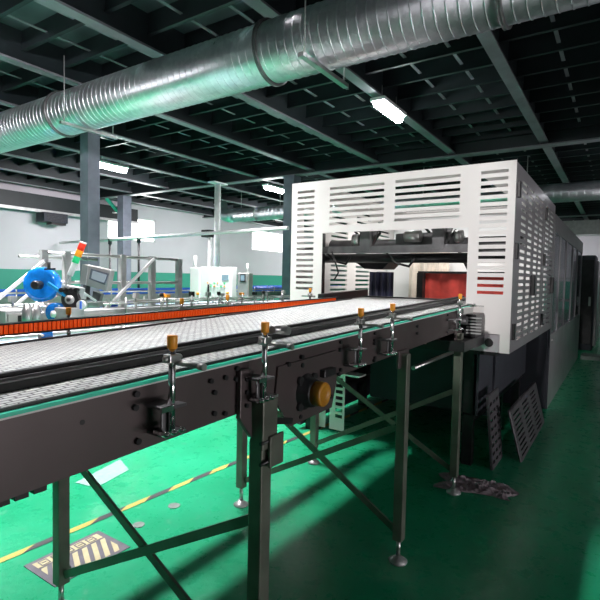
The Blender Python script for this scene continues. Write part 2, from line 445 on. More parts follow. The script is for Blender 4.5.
# ------------------------------------------------------------------ ceiling lamps
def lamp(p, label, power=0):
    x, y, z = p
    t = thing('ceiling_lamp', p, label, 'lamp', 'ceiling lamps')
    MB().box(x-.48,x+.48,y-.13,y+.13,z+.03,z+.09).build('housing', M['lightwhite'], t, .01)
    m_ = MB().lathe((x-.46,y,z),(1,0,0),[(0,.03),(.01,.085),(.91,.085),(.92,.03)],16); m_.build('diffuser', M['lamp'], t)
    m_ = MB().cyl((x-.3,y,z+.09),(x-.3,y,4.68),.008,n=6).cyl((x+.3,y,z+.09),(x+.3,y,4.68),.008,n=6)
    build_each(m_, 'hanger_rod', M['stainless_dull'], t)
lamp(tuple(atz(389,111,4.35)), 'bright ceiling lamp above the white enclosure roof, nearest of the three lamps')
lamp(tuple(atz(111,167,4.35)), 'bright ceiling lamp beside the top of the thick dark column')
lamp(tuple(atz(274,189,4.35)), 'bright ceiling lamp just left of the white enclosure, over the far duct')

# ------------------------------------------------------------------ main conveyor
YN, YF = .95, 2.02
XS, XE = -1.4, 3.86
def zb(x, y=YN):
    a = 1.218+.023*x; b = 1.172+.0357*x
    return a + (b-a)*(y-YN)/1.05
cv = thing('belt_conveyor', (1.2,1.5,0), 'long white modular belt conveyor on steel legs feeding the white enclosure', 'conveyor')
def strip(x0, x1, y0, y1, lo, hi):
    """bar following the belt surface; lo/hi are heights relative to it"""
    P = []
    for x in (x0, x1):
        for y in (y0, y1):
            for h in (lo, hi): P.append((x, y, zb(x,y)+h))
    return MB().add(P, [(0,1,3,2),(4,6,7,5),(0,4,5,1),(2,3,7,6),(0,2,6,4),(1,5,7,3)])
BL = .012
# near side beam, outline with the deep motor plate
def zt(x): return zb(x, YN)
pts = [(XS, zt(XS)-.163),(XE-.45, zt(XE-.45)-.155),(XE-.45, zt(XE-.45)+.002),(XS, zt(XS)+.002)]
MB().prism([(x,YN,z) for x,z in pts],(0,.012,0)).build('side_beam', M['beamsteel'], cv)
MB().prism([(x,YN+.03,z) for x,z in [(XS,zt(XS)-.163),(XE-.45,zt(XE-.45)-.155),(XE-.45,zt(XE-.45)-.14),(XS,zt(XS)-.148)]],(0,-.018,0)).build('beam_flange', M['beamsteel'], cv)
o = strip(XS,XE,YF,YF+.012,-.163,.004).build('side_beam', M['beamsteel'], cv)
MB().prism([(1.30,YN-.008,1.20),(1.285,YN-.008,1.09),(1.375,YN-.008,.98),(1.668,YN-.008,.985),(1.70,YN-.008,1.08),(1.70,YN-.008,1.21)],(0,.008,0)).build('motor_plate', M['beamsteel'], cv)
# teal wear strip with white lip, black edge of belt
strip(XS,XE-.1,YN-.004,YN+.010,-.001,.007).build('wear_strip', M['teal'], cv, label='teal plastic wear strip along the near edge')
strip(XS,XE-.1,YN-.005,YN+.004,-.0045,-.001).build('edge_lip', M['whitestrip'], cv, label='thin white lip below the teal strip')
strip(XS,XE-.1,YN+.010,YN+.020,-.03,.014).build('belt_edge', M['black'], cv)
strip(XS,4.05,YN+.024,YF-.02,-.012,.004).build('belt', M['belt'], cv, label='white woven-looking modular plastic belt')
strip(XS,XE,YF-.02,YF-.002,-.03,.012).build('belt_edge', M['black'], cv)
# return belt teeth under the beam at the camera end
m_ = MB()
for i in range(40):
    x = -.9+i*.036
    m_.box(x,x+.026,YN+.013,YF-.03,zt(x)-.1755,zt(x)-.158)
m_.build('return_belt', M['black'], cv)
strip(XS,XE,YN+.03,YF-.03,-.13,-.11).build('deck_plate', M['blackmetal'], cv)
# twin black guide rail with bright strip
strip(XS,4.35,1.115,1.140,.008,.031).build('guide_rail', M['black'], cv, label='black guide rail along the belt')
strip(XS,4.35,1.140,1.146,.006,.037).build('guide_strip', M['stainless'], cv, label='thin bright strip between the black guide rails')
strip(XS,4.35,1.150,1.172,.006,.047).build('guide_rail', M['black'], cv)
# orange roller rail on the far side
def zr(x): return 1.220+.0165*x
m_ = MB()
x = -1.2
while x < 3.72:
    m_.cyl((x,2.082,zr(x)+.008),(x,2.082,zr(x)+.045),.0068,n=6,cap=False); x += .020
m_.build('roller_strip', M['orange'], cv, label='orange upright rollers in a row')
MB().prism([(-1.2,2.068,zr(-1.2)),(3.74,2.068,zr(3.74)),(3.74,2.068,zr(3.74)+.007),(-1.2,2.068,zr(-1.2)+.007)],(0,.034,0)).build('roller_track', M['blackmetal'], cv)
MB().prism([(-1.2,2.068,zr(-1.2)+.045),(3.74,2.068,zr(3.74)+.045),(3.74,2.068,zr(3.74)+.052),(-1.2,2.068,zr(-1.2)+.052)],(0,.034,0)).build('roller_track', M['blackmetal'], cv)
MB().prism([(-1.2,2.096,zr(-1.2)+.007),(3.74,2.096,zr(3.74)+.007),(3.74,2.096,zr(3.74)+.045),(-1.2,2.096,zr(-1.2)+.045)],(0,.006,0)).build('roller_backing', mat('dark_orange',(.38,.05,.01),.5), cv)
MB().prism([(XS,2.20,zb(XS,YF)-.14),(XE-.1,2.20,zb(XE,YF)-.14),(XE-.1,2.20,zb(XE,YF)-.09),(XS,2.20,zb(XS,YF)-.09)],(0,.08,0)).build('shadow_rail', M['beamsteel'], cv)  # hidden bar added only to cast the dark band on the floor
for x in (-.4,.6,1.6,2.6,3.5): MB().box(x-.02,x+.02,YF+.012,2.20,zb(x,YF)-.13,zb(x,YF)-.11).build('shadow_rail_strut', M['beamsteel'], cv)  # struts holding the added shadow bar
# guide brackets
def bracket(x, near=True):
    y = .885 if near else 2.14
    z = zb(x, YN if near else YF); s = -1 if near else 1
    g = .0
    p = MB().cyl((x,y,z-.115),(x,y,z+.092),.0085,n=12)
    post = p.build('bracket_post', M['chrome'], cv)
    MB().lathe((x,y,z+.088),(0,0,1),[(0,.0105),(.002,.012),(.028,.0125),(.032,.0115)],16).build('amber_cap', M['amber'], post, label='amber plastic cap')
    m2 = MB().box(x-.017,x+.017,y-.013,y+.013,z+.055,z+.075); m2.cyl((x-.026,y,z+.065),(x+.028,y,z+.065),.007,n=10)
    m2.build('clamp_head', M['stainless'], post, .003)
    ya, yb = (y-.085, y+.035) if near else (y-.03, y+.09)
    m2 = MB().cyl((x+.014,ya,z+.052),(x+.014,yb,z+.052),.0058,n=10)
    m2.cyl((x+.014,ya-.008,z+.052),(x+.014,ya+.010,z+.052),.0085,.0075,n=10)
    m2.build('clamp_rod', M['stainless'], post)
    if near:
        m2 = MB().box(x-.034,x+.036,y-.014,y+.018,z-.055,z-.047).box(x-.021,x+.021,y+.010,y+.016,z-.125,z-.05).box(x-.030,x+.03,YN-.05,YN,z-.055,z-.049).box(x-.021,x+.021,YN-.05,YN,z-.125,z-.119)
        m2.build('clamp_bracket', M['greymetal'], post, .002)
        m2 = MB()
        for dx, dz in ((-.055,-.02),(-.058,-.052),(-.05,-.135)): m2.cyl((x+dx,YN-.010,z+dz),(x+dx,YN,z+dz),.008,n=8)
        build_each(m2, 'bolt', M['blackmetal'], post)
        m2 = MB()
        for dx in (-.03,0,.03): m2.lathe((x+dx*.8,y-.02,z-.112),(0,1,0),[(0,.004),(.008,.009),(.016,.007),(.05,.006)],8)
        build_each(m2, 'clamp_nut', M['chrome'], post)
        MB().box(x-.045,x-.01,y-.018,y-.012,z-.056,z-.044).build('clamp_tab', M['chrome'], post)
for x in (.79, 1.15, 1.79, 2.12, 3.25): bracket(x)
for x in (1.283, 1.98, 2.375, 3.38): bracket(x, False)
# loose clamp fitting on belt between rail and bracket
m_ = MB().cyl((1.42,1.06,zb(1.42)+.055),(1.50,1.06,zb(1.5)+.055),.014,n=10).cyl((1.47,1.02,zb(1.42)+.05),(1.47,1.10,zb(1.5)+.05),.016,n=10)
m_.build('rail_joint', M['stainless'], cv)
# legs
def leg(x, y, ztop, s=.052, foot=.12, ext=False):
    L = MB().box(x-s/2,x+s/2,y-s/2,y+s/2,foot,ztop).build('leg', M['legsteel'], cv, .004)
    MB().cyl((x,y,.03),(x,y,foot),.012,n=10).build('foot_stem', M['stainless'], L)
    MB().lathe((x,y,0),(0,0,1),[(0,.048),(.008,.05),(.02,.03),(.035,.016)],20).build('foot_pad', M['stainless_dull'], L)
    return L
for i, x in enumerate((1.195, 2.40, 3.42)):
    xf = (1.175, 2.40, 3.30)[i]
    ln = leg(x, .93, zb(x)-.16 if i else .99)
    lf = leg(xf, 2.02, zb(xf, YF)-.14)
    # cross braces in the plane of the leg pair
    MB().bar((x+.0,.96,.72),(xf+.0,1.99,.17),.012,.034).build('cross_brace', M['legsteel'], cv)
    MB().bar((x+.014,.96,.16),(xf+.014,1.99,.80 if i else .72),.012,.034).build('cross_brace', M['legsteel'], cv)
    m_ = MB().cyl((x+.04,.93,.72),(x,.93,.72),.012,n=8).cyl((xf+.04,2.02,.17),(xf,2.02,.17),.012,n=8)
    build_each(m_, 'brace_bolt', M['blackmetal'], cv)
# telescoping leg head next to the camera
x = 1.195
MB().box(x-.036,x+.04,.893,.945,.965,1.12).build('leg_sleeve', M['legsteel'], cv, .004)
m_ = MB().box(x-.01,x+.062,.883,.893,.905,1.005); m_.build('sleeve_plate', M['legsteel'], cv, .003)
m_ = MB()
for zz in (.925,.99):
    m_.cyl((x-.045,.895,zz),(x+.06,.895,zz),.006,n=8)
build_each(m_, 'clamp_bolt', M['blackmetal'], cv)
MB().box(x-.036,x+.04,.893,.945,1.12,1.128).build('sleeve_cap', M['stainless'], cv)
MB().prism([(x-.10,.930,1.22),(x-.05,.930,1.22),(x-.04,.930,1.0),(x-.075,.930,1.04),(x-.10,.930,1.075)],(0,.018,0)).build('leg_bracket', M['beamsteel'], cv, .003)
m_ = MB()
for zz in (1.19,1.15,1.11): m_.cyl((x-.075,.922,zz),(x-.075,.931,zz),.007,n=8)
for (bx,bz) in ((.985,1.225),(1.0,1.13),(1.045,1.225),(1.045,1.12),(1.0,1.19)): m_.cyl((bx,.94,bz-.02),(bx,.951,bz-.02),.0075,n=8)
for (bx,bz) in ((1.445,1.215),(1.445,1.185),(1.585,1.135),(1.635,1.14),(1.66,1.03),(1.36,1.0),(1.36,1.20),(1.44,1.0),(2.62,1.24),(2.62,1.20),(1.72,1.11),(2.06,1.12),(2.06,1.20)): m_.cyl((bx,.937,bz),(bx,.951,bz),.0085,n=8)
build_each(m_, 'bolt', M['blackmetal'], cv)
MB().box(1.57,1.66,.92,.95,1.12,1.15).build('motor_bracket', M['blackmetal'], cv, .004)
m_ = MB().cyl((.60,.949,1.18),(.60,.951,1.18),.006,n=10); m_.build('bolt_hole', M['black'], cv)
# gear motor: black bearing housing with yellow hub
g = MB().lathe((1.475,.955,1.085),(0,-1,0),[(0,.066),(.015,.066),(.02,.056),(.05,.052),(.056,.045)],28).build('drive_housing', M['black'], cv, label='round black bearing housing')
m_ = MB().lathe((1.475,.90,1.085),(0,-1,0),[(0,.044),(.034,.044),(.038,.042),(.040,.030),(.036,.026),(.036,.006)],24); m_.build('drive_cover', mat('yellow_cover',(.42,.185,.012),.4,0,.2,20), g, label='yellow round cover')
m_ = MB()
for a in range(4):
    an = PI/4+a*PI/2; m_.cyl((1.475+.066*math.cos(an),.93,1.085+.066*math.sin(an)),(1.475+.066*math.cos(an),.955,1.085+.066*math.sin(an)),.016,n=8)
build_each(m_, 'housing_ear', M['black'], g)
# lower linkage bar from sleeve to motor plate
MB().bar((1.25,.94,1.03),(1.38,.94,1.0),.012,.02).build('link_bar', M['blackmetal'], cv)
MB().bar((1.20,.96,1.09),(1.20,1.99,1.06),.04,.05).build('cross_beam', M['blackmetal'], cv)
MB().bar((2.41,.99,1.12),(2.40,1.99,1.10),.04,.05).build('cross_beam', M['blackmetal'], cv)
MB().bar((3.44,.99,1.14),(3.30,1.99,1.12),.04,.05).build('cross_beam', M['blackmetal'], cv)
MB().box(2.34,2.48,.935,.95,1.04,1.13).build('leg_bracket', M['beamsteel'], cv, .003)
MB().box(3.37,3.51,.935,.95,1.02,1.16).build('leg_bracket', M['beamsteel'], cv, .003)

# ------------------------------------------------------------------ white slotted enclosure (shrink tunnel)
FXX = 3.87; YR, YL = .68, 2.68; ZT = 2.395
en = thing('shrink_wrapping_machine', (6.5,1.68,0), 'large white slotted machine enclosure with grey side doors at the conveyor end', 'machine')
solids = [(YR,YL,1.915,ZT),(2.33,YL,.96,1.915),(1.01,YR*0+1.01,0,0)]
solids = [(YR,YL,1.915,ZT),(2.33,YL,.96,1.915),(YR,1.01,1.31,1.915),(YR,.873,1.10,1.31),(YR,.75,.96,1.10)]
holes = []
for k in range(18): z = 2.306-.0535*k; holes.append((2.425,2.615,z-.012,z+.012))
for k in range(7): 
    z = 2.313-.0535*k; holes.append((1.725,2.26,z-.012,z+.012)); holes.append((1.085,1.625,z+.007-.012,z+.007+.012))
for k in range(18):
    z = 2.323-.0535*k; holes.append((.735,.93,z-.012,z+.012))
holes = [tuple(round(q,4) for q in h) for h in holes if not (h[2] < 1.31 < h[3])]
MB().slotted((FXX,0,0),(0,1,0),(0,0,1),(.005,0,0),solids,holes).build('front_panel', M['white'], en, label='white front panel with rows of cut slots')
# side doors (toward the aisle) and opposite side
def side(y, th, parent, name, m, groups, x0, x1, z0=.96, z1=2.385):
    hs = []
    for (a,b) in groups:
        for k in range(24):
            z = 2.28-.0535*k
            hs.append((a+.01,b-.01,round(z-.012,4),round(z+.012,4)))
    return MB().slotted((0,y,0),(1,0,0),(0,0,1),(0,th,0),[(x0,x1,z0,z1)],hs).build(name, m, parent)
d1 = side(YR,.006,en,'side_door',M['doorgrey'],[(4.13,4.40),(4.47,4.72),(4.83,5.07),(5.13,5.36)],3.895,5.44)
d2 = side(YR,.006,en,'side_door',M['doorgrey'],[(5.56,5.86),(5.93,6.24)],5.46,6.34)
for d, xs in ((d1,(3.95,)),(d2,(5.50,))):
    for xx in xs:
        for z in (2.22, 1.76, 1.15): MB().box(xx-.02,xx+.03,YR-.02,YR,z-.09,z+.03).build('hinge', M['black'], d, .003)
for d, xx in ((d1,4.72),(d2,6.15)):
    MB().box(xx,xx+.07,YR-.035,YR,1.38,1.56).build('handle', M['black'], d, .006)
side(YL-.02,.02,en,'rear_side_panel',M['white'],[(4.05,4.45),(4.6,5.0),(5.2,5.6),(5.8,6.2)],3.895,6.34)
MB().box(6.32,6.36,YR+.02,YL-.03,1.9,2.36).build('cross_wall', M['whitebox'], en)
# roof with central opening
MB().slotted((0,0,ZT-.03),(1,0,0),(0,1,0),(0,0,.02),[(3.895,6.34,YR+.02,YL-.02)],[(4.2,6.1,1.0,2.4)]).build('roof_panel', M['white'], en)
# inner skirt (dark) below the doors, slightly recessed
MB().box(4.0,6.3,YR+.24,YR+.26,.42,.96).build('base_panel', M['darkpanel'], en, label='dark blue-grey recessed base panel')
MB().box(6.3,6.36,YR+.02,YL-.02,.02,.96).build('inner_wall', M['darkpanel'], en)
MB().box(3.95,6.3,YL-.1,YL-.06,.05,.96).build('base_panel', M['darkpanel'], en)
m_ = MB()
for x in (4.05, 5.2, 6.2):
    for y in (YR+.32, YL-.16): m_.box(x-.04,x+.04,y-.04,y+.04,0,.96)
m_.box(4.0,6.3,YR+.27,YR+.35,.36,.42); m_.box(4.0,6.3,YL-.2,YL-.12,.3,.36)
build_each(m_, 'base_frame', M['blackmetal'], en)
MB().box(3.90,6.3,YR+.1,YL-.15,.93,.97).build('floor_pan', M['blackmetal'], en)
# grey corner plate with round hole
c = MB().box(3.885,3.90,.735,1.16,.96,1.10).build('corner_plate', M['panelgrey'], en, label='grey corner plate with a round black hole')
MB().cyl((3.884,.83,1.03),(3.88,.83,1.03),.032,n=20).build('hole', M['black'], c)
# interior: dead plate, curtains, machinery
MB().box(4.06,4.8,1.02,2.35,1.285,1.300).build('dead_plate', M['greymetal'], en)
MB().box(4.8,4.86,1.0,2.6,1.26,1.315).build('roller_bar', M['black'], en)
strip(3.7,4.6,2.20,2.26,-.02,.05).build('inner_guide', M['black'], en)
def curtain(x, y0, y1, z0, z1, m, name, folds=5, amp=.03, label=None):
    P = []; F = []; n = 40
    for i in range(n+1):
        y = y0+(y1-y0)*i/n
        dx = amp*math.sin(i/n*folds*2*PI)+amp*.4*math.sin(i*1.7)
        P += [(x+dx,y,z0),(x+dx*.4,y,z1)]
    for i in range(n): F.append((2*i,2*i+1,2*i+3,2*i+2))
    return MB().add(P,F,True).build(name, m, en, label=label)
curtain(5.5,1.05,1.93,1.26,1.58,M['red'],'tunnel_curtain',3,.02,'red heat curtain flap')
MB().box(5.46,5.5,1.0,1.98,1.575,1.60).build('curtain_rod', M['black'], en)
MB().box(5.4,5.5,1.90,1.97,1.26,1.58).build('curtain_post', M['blackmetal'], en)
curtain(5.2,2.17,2.47,1.27,1.58,M['navy'],'tunnel_curtain',4,.02,'dark navy heat curtain')
curtain(5.9,1.75,2.25,1.15,1.85,M['beige'],'film_sheet',3,.05,'creased beige film sheet hanging inside')
MB().box(6.1,6.14,YR+.05,YL-.03,.97,2.0).build('inner_back_wall', M['whitebox'], en)
# upper machinery across the opening
m_ = MB().box(4.05,4.11,.72,2.64,1.735,1.80); m_.build('cross_beam', M['greymetal'], en)
MB().cyl((4.35,.72,1.70),(4.35,2.62,1.70),.045,n=20).build('film_roller', M['blackmetal'], en)
MB().cyl((4.55,.72,1.84),(4.55,2.62,1.84),.06,n=20).build('film_roller', M['greymetal'], en)
MB().box(4.2,4.9,1.25,1.75,1.78,1.92).build('gear_box', M['greymetal'], en, .01)
MB().prism([(4.5,1.9,1.70),(4.5,2.35,1.70),(4.5,2.2,1.60),(4.5,2.0,1.60)],(.3,0,0)).build('seal_jaw', M['blackmetal'], en)
m_ = MB()
for y in (1.30,1.98):
    m_.box(4.04,4.10,y-.05,y+.05,1.76,1.96); m_.prism([(4.12,y-.09,1.94),(4.12,y+.09,1.94),(4.12,y+.02,1.78),(4.12,y-.03,1.78)],(.03,0,0))
build_each(m_, 'support_bracket', M['greymetal'], en)
m_ = MB().cyl((4.12,1.48,1.88),(4.12,1.62,1.88),.05,n=18).cyl((4.10,2.05,1.86),(4.10,2.12,1.86),.055,n=18).cyl((4.12,1.12,1.87),(4.12,1.18,1.87),.05,n=18)
build_each(m_, 'pulley', M['stainless'], en)
MB().bar((5.3,1.55,1.95),(5.3,1.30,1.5),.02,.03).build('brace_rod', M['blackmetal'], en)
m_ = MB()
for y in (2.58,): m_.box(4.25,4.30,y-.03,y+.03,1.0,1.95)
build_each(m_, 'inner_post', M['blackmetal'], en)
MB().tube([(4.0,2.30,1.75),(4.02,2.27,1.65),(4.03,2.24,1.55),(4.02,2.28,1.48)],.008).build('hose', M['black'], en)
m_ = MB()
for y,zz in ((1.2,1.93),(1.55,1.70),(1.9,1.93),(2.2,1.72)): m_.tube([(4.2,y,zz),(4.25,y+.08,zz-.08),(4.22,y+.2,zz-.05),(4.2,y+.28,zz+.04)],.012)
build_each(m_, 'cable', M['black'], en)
# drive cluster at the conveyor discharge corner
m_ = MB().box(3.58,3.84,.86,1.12,1.09,1.26)
dc = m_.build('drive_unit', M['blackmetal'], cv, .008)
m_ = MB()
for k in range(6): m_.box(3.565,3.58,.82,.92,1.12+.022*k,1.13+.022*k)
m_.build('cooling_fins', M['stainless_dull'], dc)
m_ = MB().cyl((3.56,1.02,1.18),(3.60,1.02,1.18),.05,n=18).cyl((3.50,.90,1.22),(3.50,1.12,1.22),.03,n=12).box(3.44,3.60,.93,.98,1.20,1.30)
m_.build('gear', M['greymetal'], dc)
MB().prism([(3.34,.93,1.20),(3.34,1.02,1.31),(3.34,1.02,1.20)],(.12,0,0)).box(3.36,3.62,.89,.93,1.27,1.31).build('end_plate', M['stainless'], cv)
MB().box(3.3,3.86,.86,1.12,1.02,1.09).build('end_tray', M['blackmetal'], cv)
for (a,b) in (((3.0,1.1,.93),(3.9,1.1,.93)),((2.9,1.7,.98),(3.9,1.7,.98))): MB().cyl(a,b,.014,n=10).build('support_rod', M['stainless'], cv)
# grey control-like boxes beneath opening (seen under belt)
MB().box(4.5,4.56,.9,2.1,.3,.93).build('base_front', M['darkpanel'], en)
m_ = MB().slotted((4.1,0,0),(0,1,0),(0,0,1),(.01,0,0),[(2.18,2.34,.02,.58)],[(2.20,2.28,.14+.06*k,.175+.06*k) for k in range(7)])
m_.build('vent_cover', M['white'], en)
MB().box(4.0,4.14,1.98,2.36,.585,.60).build('tray_plate', M['white'], en)
MB().box(4.1,4.11,2.39,2.47,.02,.22).build('vent_cover', M['white'], en)

# long rear section of the machine
tn = thing('heat_tunnel', (8.5,1.68,0), 'long grey machine section with clear upper covers behind the white enclosure', 'machine')
MB().box(6.40,11.2,YR,YR+.02,0,.88).build('lower_panel', M['panelgrey'], tn, label='smooth grey lower panel')
MB().box(6.40,11.2,YL-.02,YL,0,.88).build('lower_panel', M['panelgrey'], tn)
MB().box(6.38,6.40,YR,YL,0,.96).build('end_panel', M['darkpanel'], tn)
MB().box(11.2,11.22,YR,YL,0,.88).build('end_panel', M['panelgrey'], tn)
MB().box(6.40,11.2,YR+.05,YL-.05,.80,.88).build('tunnel_bed', M['greymetal'], tn)
MB().box(6.40,11.2,YR,YL,2.25,2.30).build('roof_panel', M['doorgrey'], tn)
MB().box(6.40,11.2,YR,YR+.02,2.10,2.25).build('header', M['doorgrey'], tn)
for x in (6.40,7.1,7.9,9.0,10.0,11.1):
    MB().box(x,x+.07,YR,YR+.05,.88,2.10).build('frame_post', M['doorgrey'], tn)
    MB().box(x,x+.07,YL-.05,YL,.88,2.25).build('frame_post', M['doorgrey'], tn)
xs = (6.47,7.1,7.17,7.9,7.97,9.0,9.07,10.0,10.07,11.1)
for a,b in zip(xs[0::2], xs[1::2]):
    c = MB().box(a+.001,b-.001,YR+.012,YR+.018,.88,2.10).build('clear_cover', M['glass'], tn)
    
MB().cyl((6.6,YR-.01,.80),(6.6,YR,.80),.02,n=12).build('lock', M['stainless'], tn)
# dark cabinet at the end of the aisle
t = thing('control_cabinet', (12.9,.7,0), 'tall dark cabinet at the far end of the aisle', 'cabinet')
MB().box(12.5,13.5,.50,.85,0,2.12).build('cabinet_body', M['darkpanel'], t, .02)
m_ = MB().box(12.47,12.5,.52,.83,.15,2.02); m_.build('cabinet_door', M['blackmetal'], t, .01)
MB().box(12.44,12.47,.56,.60,1.0,1.2).build('handle', M['stainless'], t)
MB().box(12.6,13.4,.44,.50,.1,2.0).build('side_panel', M['doorgrey'], t, .01)
m_ = MB()
for k in range(22): m_.box(12.2,12.3,.86,.93,.2+.09*k,.25+.09*k)
m_.box(12.3,12.34,.84,.95,.0,2.2)
t2 = m_.build('finned_heater', M['stainless_dull']); tag(t2,'tall finned metal rack beside the dark cabinet','rack')
t = thing('steel_rack', (15.5,.3,0), 'pale steel frame past the dark cabinet at the right edge', 'rack')
m_ = MB()
for x in (14.8,15.8): 
    for y in (-.1,.5): m_.box(x-.03,x+.03,y-.03,y+.03,0,1.9)
m_.build('post', M['stainless'], t)
for z in (.4,1.0,1.6): MB().box(14.8,15.8,-.1,.5,z,z+.04).build('shelf', M['stainless_dull'], t)
o = B(11.0,11.5,-1.5,.62,0,.07).build('floor_sill', M['sticker']); tag(o,'low grey kerb strip on the floor at the end of the aisle','kerb')

# leaning perforated panels
def lean(p0, pu, pv, nu, nv, label, m):
    p0, pu, pv = Vector(p0), Vector(pu), Vector(pv)
    U = pu-p0; V = pv-p0; N = U.cross(V).normalized()*.012
    hs = []
    for i in range(nu):
        for j in range(nv):
            hs.append((.04+i*.94/nu, .04+i*.94/nu+.62/nu, .07+j*.9/nv, .07+j*.9/nv+.36/nv))
    t = thing('perforated_panel', tuple(p0), label, 'panel', )
    MB().slotted(p0,U,V,N,[(0,1,0,1)],hs).build('sheet', m, t)
    n = N*1.5
    MB().bar(p0,p0+U,.016).bar(p0,p0+V,.016).bar(p0+U,p0+U+V,.016).bar(p0+V,p0+U+V,.016).build('rim', m, t)
M['perf'] = mat('perforated_grey', (.10,.095,.105), .5, .3, .15, 6)
lean((4.35,.64,.0),(5.75,.64,.0),(4.22,.725,.44),3,9,'grey perforated sheet leaning against the dark base, larger and nearer the aisle',M['perf'])
lean((4.02,.80,.0),(4.38,.80,.0),(3.95,.84,.60),3,8,'narrow grey perforated sheet standing upright, left of the larger leaning one',M['perf'])
# crumpled sheet on the floor
def crumple(cx, cy, rx, ry, rot, seed):
    rnd = random.Random(seed); n = 22; P = []; F = []
    ph = [(rnd.uniform(4,14),rnd.uniform(4,14),rnd.uniform(0,6)) for _ in range(6)]
    for i in range(n+1):
        for j in range(n+1):
            a = i/n*2-1; b = j/n*2-1
            z = sum(abs(math.sin(a*p+b*q+r)) for p,q,r in ph)/6
            e = 1-max(abs(a),abs(b))**4
            wob = 1+.12*math.sin(7*a+3*b)
            x = a*rx*wob; y = b*ry*(1+.15*math.sin(5*b+4*a))
            P.append((cx+x*math.cos(rot)-y*math.sin(rot), cy+x*math.sin(rot)+y*math.cos(rot), .004+.026*z*z*e*2))
    for i in range(n):
        for j in range(n): k = i*(n+1)+j; F.append((k,k+1,k+n+2,k+n+1))
    return MB().add(P,F,False)
o = crumple(3.62,.82,.14,.25,.15,3).build('crumpled_sheet', M['cloth']); tag(o,'crumpled grey plastic sheet lying on the dark floor by a conveyor leg','sheet')

# ------------------------------------------------------------------ floor markings
P = [(-1,2.66),(1.19,2.62),(2.55,2.555),(3.9,2.46),(7,2.3),(11,2.1)]
m_ = MB()
for (a,b),(c,d) in zip(P[:-1],P[1:]): m_.add([(a,b-.022,.003),(c,d-.022,.003),(c,d+.022,.003),(a,b+.022,.003)],[(0,1,2,3)])
o = m_.build('floor_tape', M['tape']); tag(o,'yellow and black striped tape line across the green floor','tape')
t = thing('floor_sign', (1.45,2.33,.002), 'cream and grey hazard striped sign stuck on the floor by a conveyor leg', 'sign')
fx0,fx1,fy0,fy1 = 1.24,1.665,2.185,2.475
MB().box(fx0,fx1,fy0,fy1,.001,.004).build('backing', M['matgrey'], t)
m_ = MB()
def clip(poly):
    for axis, lim, sgn in ((0,fx0+.03,1),(0,fx1-.03,-1),(1,fy0+.02,1),(1,fy1-.10,-1)):
        out = []
        for i in range(len(poly)):
            a = poly[i]; b = poly[(i+1) % len(poly)]
            ia = (a[axis]-lim)*sgn >= 0; ib = (b[axis]-lim)*sgn >= 0
            if ia: out.append(a)
            if ia != ib:
                k = (lim-a[axis])/(b[axis]-a[axis]); out.append((a[0]+(b[0]-a[0])*k, a[1]+(b[1]-a[1])*k))
        poly = out
        if not poly: return []
    return poly
for k in range(-3,9):
    x = fx0+.055*k
    pl = clip([(x,fy0),(x+.03,fy0),(x+.17,fy1),(x+.14,fy1)])
    if len(pl) > 2: m_.add([(a,b,.0055) for a,b in pl],[tuple(range(len(pl)))])
m_.add([(fx0+.03,fy1-.085,.0055),(fx1-.03,fy1-.085,.0055),(fx1-.03,fy1-.025,.0055),(fx0+.03,fy1-.025,.0055)],[(0,1,2,3)])
m_.build('stripes', M['cream'], t)
m_ = MB()
rnd = random.Random(5)
for k in range(5):     # worn outlined characters, no longer readable
    x = fx0+.055+k*.066; y = fy1-.078
    for (a,b,c,d) in ((0,0,.042,0),(0,0,0,.044),(.042,0,.042,.044),(0,.044,.042,.044),(.01,.022,.034,.022)):
        m_.bar((x+a,y+b,.0065),(x+c,y+d,.0065),.006,.001)
m_.build('lettering', M['matgrey'], t)
o = MB().add([(1.96,3.19,.003),(2.42,3.31,.003),(2.33,3.08,.003),(2.0,3.0,.003)],[(3,2,1,0)]).build('paper_sheet', M['paper']); tag(o,'pale paper sheet lying flat on the green floor','paper')
for (x,y,r,l) in ((1.843,2.345,.035,'round grey sticker on the green floor, nearer the striped sign'),(2.133,2.36,.038,'round grey sticker on the green floor, nearer the middle conveyor leg')):
    o = MB().cyl((x,y,0),(x,y,.004),r,n=28).build('floor_sticker', M['sticker']); tag(o,l,'sticker')

# ------------------------------------------------------------------ background line
def line_conveyor(name, x0, x1, y0, y1, z, label, beltm, sidem=None, posts=8, guard=None, clampcol=None):
    t = thing(name, ((x0+x1)/2,(y0+y1)/2,0), label, 'conveyor', 'conveyor lines beyond the near belt')
    MB().box(x0,x1,y0+.02,y1-.02,z-.03,z).build('belt', beltm, t)
    sm = sidem or M['stainless_dull']
    MB().box(x0,x1,y0,y0+.02,z-.14,z+.015).build('side_beam', sm, t)
    MB().box(x0,x1,y1-.02,y1,z-.14,z+.015).build('side_beam', sm, t)
    n = max(2, int((x1-x0)/1.3))
    for i in range(n+1):
        x = x0+.15+(x1-x0-.3)*i/n
        for y in (y0+.03, y1-.03):
            MB().box(x-.03,x+.03,y-.03,y+.03,.0,z-.1).build('leg', M['stainless_dull'], t)
    for y in (y0-.02, y1+.02):
        MB().cyl((x0,y,z+.09),(x1,y,z+.09),.012,n=8).build('guide_rod', M['stainless'], t)
    k = posts
    for i in range(k):
        x = x0+.2+(x1-x0-.4)*i/(k-1)
        p = MB().cyl((x,y0-.04,z-.1),(x,y0-.04,z+.17),.014,n=8).cyl((x,y0-.08,z+.09),(x,y0+.05,z+.09),.012,n=8).build('guide_post', M['stainless'], t)
        if clampcol and i % 2: MB().cyl((x,y0-.04,z+.17),(x,y0-.04,z+.22),.03,n=10).build('post_cap', clampcol, p)
    if guard: MB().box(x0,x1,y1+.03,y1+.06,z+.02,z+.16).build('side_guard', guard, t)
    return t
